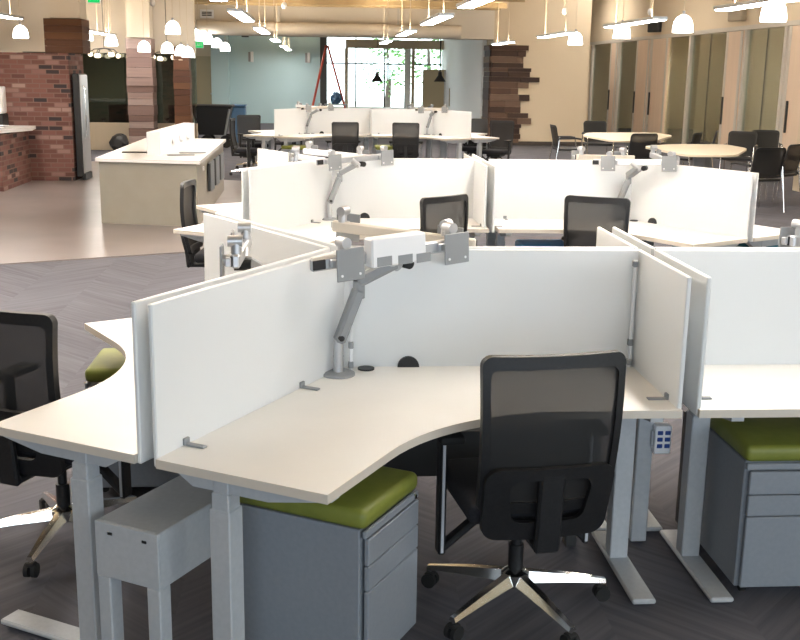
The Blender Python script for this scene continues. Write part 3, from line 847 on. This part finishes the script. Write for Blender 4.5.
plank_col('plank_column', -3.95, 24.75, .56, 2.50, 'boardsgrey', 'column clad in weathered greyish planks behind the island')
wall('column_cream_far', (-3.95, 24.75, 3.0), (.50, .50, 1.0), 'beamcream')
plank_col('plank_column', -3.06, 24.85, .36, 2.32, 'boardsred', 'narrower column clad in reddish brown planks beside the tan door')
chair(-4.9, 26.4, 30, 'black chair in the dim glazed room, left one')
chair(-4.35, 26.6, -20, 'black chair in the dim glazed room, middle one')
chair(-3.4, 26.5, 10, 'black chair in the dim glazed room, right of the grey plank column')
# knotted wood root lamp on the brick top
rl = MB()
for k in range(9):
    a = k * .7; rl.tube([(0, 0, 0), (math.cos(a) * .10, math.sin(a) * .10, .12), (math.cos(a + .6) * .06, math.sin(a + .6) * .12, .30 + .03 * (k % 3))], [.03, .02, .012], 8)
o = rl.build('twisted_branches', 'boardsgrey'); o.location = (-4.2, 18.15, 2.03 - .27); 
o.location = (-4.25, 18.3, 2.06); bpy.data.objects.remove(o)

# tilt cart, blue bin, bag
tcart = thing('tilt_cart', 'black tilt cart full of bags beside the island end', 'tilt cart', (-2.60, 26.6, 0))
c = MB(); c.bm
lo_ = [(-.30, -.30), (.34, -.30), (.34, .30), (-.30, .30)]; hi_ = [(-.52, -.38), (.50, -.38), (.50, .38), (-.52, .38)]
vb = [c.bm.verts.new((x, y, .30)) for x, y in lo_]; vt = [c.bm.verts.new((x, y, .98)) for x, y in hi_]
for k in range(4): c.bm.faces.new((vb[k], vb[(k + 1) % 4], vt[(k + 1) % 4], vt[k]))
c.bm.faces.new(vb[::-1]); c.bm.faces.new(vt)
c.build('tub', 'black', tcart)
MB().box((-.01, 0, .985), (1.08, .82, .05), .015).build('rim', 'rubber', tcart)
MB().bar((-.46, -.40, .92), (-.30, -.33, .28), .05, .03).build('strap', 'silverflat', tcart)
MB().bar((.46, -.40, .92), (.33, -.33, .28), .05, .03).build('strap', 'silverflat', tcart)
for x in (-.1, .36): MB().cyl((x, -.36, .15), (x, -.30, .15), .15, n=20).build('wheel', 'rubber', tcart)
for x in (-.1, .36): MB().cyl((x, .30, .15), (x, .36, .15), .15, n=20).build('wheel', 'rubber', tcart)
bb = thing('wheeled_bin', 'blue plastic bin next to the black tilt cart', 'bin', (-2.02, 27.6, 0))
MB().box((0, 0, .5), (.36, .5, .9), .03).build('tub', 'bluebin', bb)
MB().box((0, -.02, .97), (.40, .56, .05), .015).build('lid', 'bluebin', bb)
for x in (-.14, .14): MB().cyl((x - .02, -.2, .05), (x + .02, -.2, .05), .05, n=14).build('wheel', 'paper', bb)
bg = MB(); bg.sph((0, 0, .2), .22, (1, .8, .9), 8)
for v in bg.bm.verts: v.co += Vector((random.uniform(-.03, .03), random.uniform(-.03, .03), random.uniform(-.02, .03)))
for v in bg.bm.verts: v.co.z = max(v.co.z, 0)
o = bg.build('rubbish_bag', 'black'); o.location = (-4.45, 24.5, .004)
tag(o, 'lumpy black bag on the concrete floor left of the island', 'bag')
pw = MB(); pw.sph((0, 0, .12), .16, (1.2, .9, .75), 8); 
for v in pw.bm.verts: v.co.z = max(v.co.z, 0)
o = pw.build('white_bag', 'paper'); o.location = (-3.95, 24.1, .004); tag(o, 'white bundle on the floor beside the black bag', 'bag')

# ladder and blue bundle near the window
ld = thing('step_ladder', 'red A-frame step ladder in front of the far window', 'ladder', (.25, 34, 0))
for sx_, x1 in ((-1, -.62), (1, .78)):
    for y0, y1 in ((-.16, -.26), (.16, .26)):
        MB().bar((sx_ * .03, y0 * .6, 2.6), (x1, y1, 0), .085, .05).build('rail', 'red', ld)
    for k in range(1, 8):
        t = k / 8; x = sx_ * .03 + (x1 - sx_ * .03) * t; z = 2.6 * (1 - t)
        MB().box((x, 0, z), (.05, .20 + .2 * t, .025)).build('rung', 'silverflat', ld)
MB().box((0, 0, 2.6), (.14, .26, .05), .008).build('top_cap', 'red', ld)
ts = thing('supply_stand', 'low stand with a crumpled blue plastic bag near the ladder', 'stand', (.52, 33.2, 0))
MB().box((0, 0, .86), (.7, .4, .03)).build('shelf', 'silverflat', ts)
for x in (-.32, .32):
    for y in (-.17, .17): MB().box((x, y, .425), (.03, .03, .85)).build('leg', 'silverflat', ts)
bq = MB(); bq.sph((0, 0, .16), .19, (.85, .8, 1), 8)
for v in bq.bm.verts: v.co += Vector((random.uniform(-.04, .04), random.uniform(-.04, .04), random.uniform(-.04, .05)))
for v in bq.bm.verts: v.co.z = max(v.co.z, 0)
o = bq.build('plastic_bag', 'bluebin'); o.location = (.52, 33.2, .876); tag(o, 'crumpled blue plastic bag on the low stand by the ladder', 'bag')

# ------------------------------------------------------------------ meeting tables and guest chairs at right
def table(poly, leg_pts, label):
    cx_ = sum(p[0] for p in poly) / len(poly); cy_ = sum(p[1] for p in poly) / len(poly)
    t = thing('meeting_table', label, 'table', (cx_, cy_, 0), 0, 'meeting tables by the glass wall')
    b = MB().prism([(x - cx_, y - cy_) for x, y in poly], .71, .74)
    ve = [e for e in b.bm.edges if abs(e.verts[0].co.z - e.verts[1].co.z) > .01]
    bmesh.ops.bevel(b.bm, geom=ve, offset=.22, segments=6, profile=.5, affect='EDGES')
    b.build('tabletop', 'maple', t)
    for x, y in leg_pts:
        l = MB().box((x - cx_, y - cy_, .36), (.16, .09, .70), .01).build('leg', 'silverflat', t)
        MB().box((x - cx_, y - cy_, .012), (.7, .1, .024), .008).build('foot', 'silverflat', t)
table([(5.1, 18.35), (5.85, 18.45), (6.8, 20.3), (6.75, 21.3), (5.3, 21.0), (4.95, 20.0)], [(5.6, 19.0), (6.1, 20.7)], 'farther pale wood meeting table near the cream wall')
table([(5.3, 15.15), (6.05, 15.2), (6.85, 16.75), (6.85, 17.75), (5.9, 17.65), (5.2, 17.0)], [(5.75, 15.9), (6.3, 17.1)], 'nearer pale wood meeting table in front of the glass doors')
def guest(x, y, rz, label): place(guest_proto, (x, y, 0), R(rz), label, 'black guest chairs around the meeting tables')
guest(6.12, 14.6, 12, 'nearest black mesh guest chair right of the nearer meeting table')
guest(6.72, 15.35, 40, 'black guest chair beside the nearest one, with raised back')
guest(7.2, 15.75, 60, 'black guest chair third along the nearer table, against the glass')
guest(4.75, 20.3, -90, 'black guest chair left of the farther table, before the cream wall')
guest(5.75, 21.9, 180, 'black guest chair behind the farther table')
guest(6.25, 18.25, 55, 'black guest chair at the right end of the farther table')
guest(6.75, 18.75, 70, 'second black guest chair at the right end of the farther table')
guest(7.35, 18.35, 150, 'black guest chair behind the nearer table, alone')
guest(8.05, 18.9, 160, 'dark guest chair close to the glass door')
guest(5.35, 17.85, 10, 'black guest chair on the near side of the farther table')

# ------------------------------------------------------------------ lights of the room, seen and added
def led(u, v, L_, z, label, cords=True):
    t = thing('linear_light', label, 'ceiling light', (u, v, z), 0, 'suspended linear lights')
    MB().box((0, 0, .0), (.20, L_, .04), .006).build('housing', 'silver', t)
    MB().box((0, 0, -.023), (.16, L_ - .04, .008)).build('diffuser', 'led', t)
    MB().box((0, 0, .0225), (.12, L_ - .5, .005)).build('up_diffuser', 'ledup', t)  # glowing top strip added to every fixture to brighten the ceiling
    for s in (-1, 1):
        MB().tube([(0, s * (L_ / 2 - .35), .02), (0, s * (L_ / 2 - .35), 2.95 - z if u > 9 else (CR_ if u > 4.5 else CZ) - z)], .007, 6).build('hanger', 'cord', t)
    return t
ZL = 2.55
rows_ = [(4.25, [(10.2, 'right row of lights, nearest visible one'), (14.7, 'right row of lights, above the nearest meeting table'), (19.6, 'right row of lights, just left of a bell lamp'), (25.2, 'right row of lights, farthest, touching the wood cladding')]),
         (1.58, [(10.6, 'middle row of lights, cut by the top edge'), (14.9, 'middle row of lights, above the white side wall'), (20.0, 'middle row of lights, in front of the far window header'), (26.0, 'middle row of lights, farthest and smallest')]),
         (-1.02, [(14.9, 'left row of lights, nearest and widest'), (20.1, 'left row of lights, second in the receding line'), (26.2, 'left row of lights, third in the receding line'), (32.4, 'left row of lights, fourth in the receding line'), (37.0, 'left row of lights, last before the teal wall')]),
         (-4.5, [(15.6, 'far left row of lights, above the island'), (21.9, 'far left row of lights, right of the brick column'), (23.9, 'far left row of lights, beside the grey plank column')])]
for u, l in rows_:
    for v, lab in l: led(u, v, (2.6 if u < 4 else 2.4) if v < 23.5 else (2.2 if u > -2 else 1.0), ZL, 'white suspended linear light, ' + lab)
for u, v, L_ in ((1.58, 7.3, 1.9), (1.58, 4.3, 2.0), (4.25, 7.0, 2.6), (-1.02, 10.2, 2.6), (-1.02, 7.2, 2.2), (-1.02, 4.9, 1.6), (-4.5, 9.8, 2.9), (-4.5, 4.9, 2.9), (-4.5, 7.4, 2.0), (-2.8, 8.4, 2.4), (-7.9, 9.8, 2.9), (-7.9, 4.9, 2.9)):
    led(u, v, L_, ZL, 'white suspended linear light continuing the row overhead, outside the picture')  # unseen lamps extend the rows, with extras added for brighter desks and carpet
for k, v in enumerate((21.8, 25.1, 28.4, 33.0)): led(10.9, v, 2.2, 2.6, 'white suspended linear light inside a glass-fronted room, ' + ('first', 'second', 'third', 'fourth')[k] + ' from the right')  # lamps added to lighten the rooms behind the glass panes
led(-3.9, 33.9, 2.6, ZL, 'white suspended linear light behind the glazed room, near the tan door')  # lamp added to light the dark far corner by the tan door
led(-4.9, 27.2, .8, 2.3, 'small linear light inside the dim glazed room, above the dark chairs')  # hidden lamp added to lift the dark walls behind the glass
for v in (13.5, 20.0, 26.5):
    led(7.2, v, 3.0, 4.45, 'white suspended linear light high over the meeting tables, above the picture')  # added lamps above the view brighten the tables and right wall
led(8.2, 33.6, 3.0, 4.45, 'white suspended linear light high over the far end of the glass wall, above the picture')  # one more added lamp for the dark end of the glass wall
led(-8.2, 22.0, 2.4, 2.45, 'white suspended linear light left of the brick column')

def bell(x, y, z, label, dia=.3, grp='white bell pendants'):
    t = thing('bell_pendant', label, 'pendant lamp', (x, y, z), 0, grp)
    s_ = dia / .3
    MB().lathe([(.150 * s_, -.12 * s_), (.148 * s_, -.06 * s_), (.135 * s_, .03 * s_), (.10 * s_, .09 * s_), (.05 * s_, .125 * s_), (.02 * s_, .135 * s_)], n=24).build('shade', 'bell', t)
    MB().cyl((0, 0, .13 * s_), (0, 0, .19 * s_), .022).build('cap', 'silverflat', t)
    MB().cyl((0, 0, .18 * s_), (0, 0, (CR_ if x > 4.5 else CZ) - z), .006, n=6).build('cord', 'cord', t)
bl = [(5.28, 12.5, 2.60, 'white bell pendant at the upper right corner, largest'), (5.39, 16.0, 2.60, 'white bell pendant second from the right, before a wall speaker'),
      (5.30, 18.95, 2.60, 'white bell pendant overlapping a linear light on the right'), (5.27, 22.3, 2.57, 'white bell pendant smallest on the right side'),
      (-6.02, 22.8, 2.52, 'white bell pendant left of the brick column, higher one'), (-8.05, 29.0, 2.44, 'white bell pendant at the far left edge'),
      (-2.87, 22.0, 2.63, 'white bell pendant highest over the island'), (-2.81, 25.5, 2.60, 'white bell pendant first in the slanting row near the exit sign'),
      (-2.76, 27.6, 2.58, 'white bell pendant second in the slanting row'), (-2.78, 30.4, 2.55, 'white bell pendant third in the slanting row'), (-2.83, 33.6, 2.513, 'white bell pendant last in the slanting row'),
      (-3.77, 24.1, 2.30, 'white bell pendant in front of the grey plank column'), (-3.26, 24.0, 2.28, 'white bell pendant second of the low cluster'),
      (-2.98, 24.1, 2.23, 'white bell pendant third of the low cluster'), (-2.86, 24.3, 2.20, 'white bell pendant fourth of the low cluster'),
      (-5.02, 24.3, 2.52, 'small white bell pendant just right of the brick column'), (-4.50, 24.3, 2.42, 'small white bell pendant left of the grey plank column')]
for x, y, z, lab in bl: bell(x, y, z, lab, .3 if y < 24 or y > 25 else .27)
def cone(x, z, label):
    t = thing('cone_pendant', label, 'pendant lamp', (x, 30, z), 0, 'black cone pendants before the window')
    MB().lathe([(.17, -.13), (.15, -.10), (.055, .04), (.05, .12), (.02, .14)], n=20).build('shade', 'black', t)
    MB().cyl((0, 0, .13), (0, 0, 2.72 - z + .6), .02 if x > 2.5 else .006, n=8).build('rod', 'black', t)
cone(1.60, 1.71, 'black cone pendant before the wide far window'); cone(3.34, 1.74, 'black cone pendant on a thick rod before the tan door')
# cluster of small bulbs by the glazed room
for x, y, z, lab in ((-4.72, 24.6, 2.10, 'cluster of small round bulbs left of the grey plank column'), (-3.4, 24.9, 2.06, 'cluster of small round bulbs right of the grey plank column')):
    t = thing('bulb_cluster', lab, 'pendant lamp', (x, y, z), 0, 'small bulb clusters')
    MB().cyl((0, 0, .16), (0, 0, CZ - z), .006, n=6).build('cord', 'black', t)
    for k in range(6):
        a = k * 1.05; p = (math.cos(a) * .3, math.sin(a) * .15, .03 * (k % 2))
        MB().tube([(0, 0, .16), (p[0] * .7, p[1] * .7, .14), (p[0], p[1], .05 + p[2])], .01, 6).build('branch', 'black', t)
        MB().sph((p[0], p[1], p[2]), .05, n=7).build('bulb', 'bulb', t)

# exit signs, grilles, wall fittings
def sign(x, y, z, w, h_, label):
    t = thing('exit_sign', label, 'exit sign', (x, y, z), 0, 'green exit signs')
    MB().box((0, .02, 0), (w, .04, h_), .005).build('housing', 'white', t)
    MB().box((0, -.003, 0), (w - .02, .006, h_ - .02)).build('face', 'green_sign', t)
    lt = MB(); cw = w * .17; ch = h_ * .55; tk = cw * .28     # E X I T
    x0 = -w * .37
    for k in (-1, 0, 1): lt.box((x0 + cw / 2, -.008, k * (ch - tk) / 2), (cw, .004, tk))
    lt.box((x0 + tk / 2, -.008, 0), (tk, .004, ch))
    x1 = -w * .06
    for sg in (-1, 1): lt.bar((x1 - sg * cw / 2, -.008, -ch / 2), (x1 + sg * cw / 2, -.008, ch / 2), tk, .004, 0, (0, 1, 0))
    lt.box((w * .12, -.008, 0), (tk, .004, ch))
    lt.box((w * .29, -.008, (ch - tk) / 2), (cw * 1.1, .004, tk)).box((w * .29, -.008, 0), (tk, .004, ch))
    lt.build('lettering', 'white', t)
    MB().cyl((0, .02, h_ / 2), (0, .02, CZ - z), .01, n=6).build('hanger', 'cord', t)
sign(-2.90, 26.8, 2.44, .24, .20, 'green exit sign hanging near the slanting pendants'); sign(-3.50, 17.6, 2.93, .20, .22, 'green exit sign beside the cream column top')
def grille(x, y, z, w, h_, label):
    t = thing('air_grille', label, 'air vent', (x, y, z), 0, 'wall air grilles')
    MB().box((0, 0, 0), (w, .04, h_), .006).build('frame', 'white', t)
    for k in range(3): MB().box((0, -.022, -h_ * .18 + k * h_ * .18), (w * .72, .006, h_ * .12)).build('slot', 'darkframe', t)
grille(-2.80, 28.03, 3.20, .34, .21, 'white air grille on the ceiling beam above the pendants')
grille(-5.35, 25.08, 3.26, .36, .22, 'white air grille near the left exit sign')
for x, lab in ((-2.35, 'small white wall light on the teal wall, left one'), (-.35, 'small white wall light on the teal wall, right one')):
    t = thing('wall_light', lab, 'wall light', (x, 38.95, 2.3), 0, 'wall lights on the teal wall')
    MB().box((0, 0, 0), (.10, .10, .36), .01).build('cover', 'white', t); MB().box((-.09, .02, 0), (.08, .05, .33)).build('bracket', 'silverflat', t)
t = thing('wall_vent', 'dark square vent high on the teal wall', 'air vent', (-2.58, 38.97, 3.07)); MB().box((0, 0, 0), (.25, .05, .2), .006).build('frame', 'darkframe', t)
for x, y, z, lab in ((9.15, 29.5, 3.17, 'tilted dark wall speaker above the glass wall'), (9.15, 23.6, 3.2, 'beige wall speaker above the glass wall')):
    t = thing('wall_speaker', lab, 'speaker', (x, y, z), 0)
    MB().box((0, 0, 0), (.14, .5, .3), .02, Matrix.Rotation(.3, 4, 'Z')).build('cabinet', 'tan' if y < 25 else 'darkframe', t)
    MB().box((.08, 0, 0), (.06, .1, .1)).build('bracket', 'darkframe', t)
# bare bulb pendants near the ceiling and small sensors
for x, y, z, lab in ((-.62, 20, 2.98, 'bare white bulb hanging left of centre near the ceiling'), (-2.95, 20, 2.98, 'bare white bulb hanging near the top left'), (4.5, 20, 2.98, 'bare pale bulb hanging before the cream wall, left'), (6.1, 20, 3.0, 'bare pale bulb hanging before the cream wall, right')):
    t = thing('hanging_sensor', lab, 'pendant', (x, y, z), 0, 'small hanging bulbs')
    MB().sph((0, 0, 0), .05, (1, 1, 1.3), 8).build('body', 'white', t); MB().cyl((0, 0, .05), (0, 0, (CR_ if x > 4.4 else CZ) - z), .012, n=6).build('stem', 'cord', t)

# ------------------------------------------------------------------ world, added daylight fill, camera
w = bpy.data.worlds.new('sky'); SC.world = w; w.use_nodes = True
nt = w.node_tree; bgn = nt.nodes['Background']
bgn.inputs[0].default_value = (.86, .95, 1.0, 1); bgn.inputs[1].default_value = 7.0
def area(name, loc, rot, sx_, sy_, power, col):
    l = bpy.data.lights.new(name, 'AREA'); l.shape = 'RECTANGLE'; l.size = sx_; l.size_y = sy_; l.energy = power; l.color = col
    o = bpy.data.objects.new(name, l); COL.objects.link(o); o.location = loc; o.rotation_euler = rot; return o
# added area lamp for cool daylight assumed behind the camera; no windows built
area('window_daylight', (1.5, -3.8, 2.2), (R(98), 0, R(0)), 9, 1.7, 340, (.72, .86, 1.0))

cam = bpy.data.cameras.new('camera'); co = bpy.data.objects.new('camera', cam); COL.objects.link(co)
cam.sensor_width = 36; cam.lens = 1063.2244 / 800 * 36; cam.clip_end = 300
r_ = Vector((0.99725, -0.0, 0))
Fv = Vector((math.sin(R(4.4558)) * math.cos(.2285), math.cos(R(4.4558)) * math.cos(.2285), -math.sin(.2285)))
right0 = Vector((math.cos(R(4.4558)), -math.sin(R(4.4558)), 0)); down0 = Fv.cross(right0)
rl_ = -.0156
Rv = right0 * math.cos(rl_) + down0 * math.sin(rl_); Dv = -right0 * math.sin(rl_) + down0 * math.cos(rl_)
mat = Matrix((Rv, -Dv, -Fv)).transposed().to_4x4(); mat.translation = (0, 0, 1.8347)
co.matrix_world = mat
SC.camera = co
SC.view_settings.view_transform = 'Standard'; SC.view_settings.look = 'None'; SC.view_settings.exposure = 0; SC.view_settings.gamma = 1
SC.cycles.use_denoising = True
SC.cycles.max_bounces = 8; SC.cycles.transparent_max_bounces = 12
SC.cycles.sample_clamp_indirect = 8
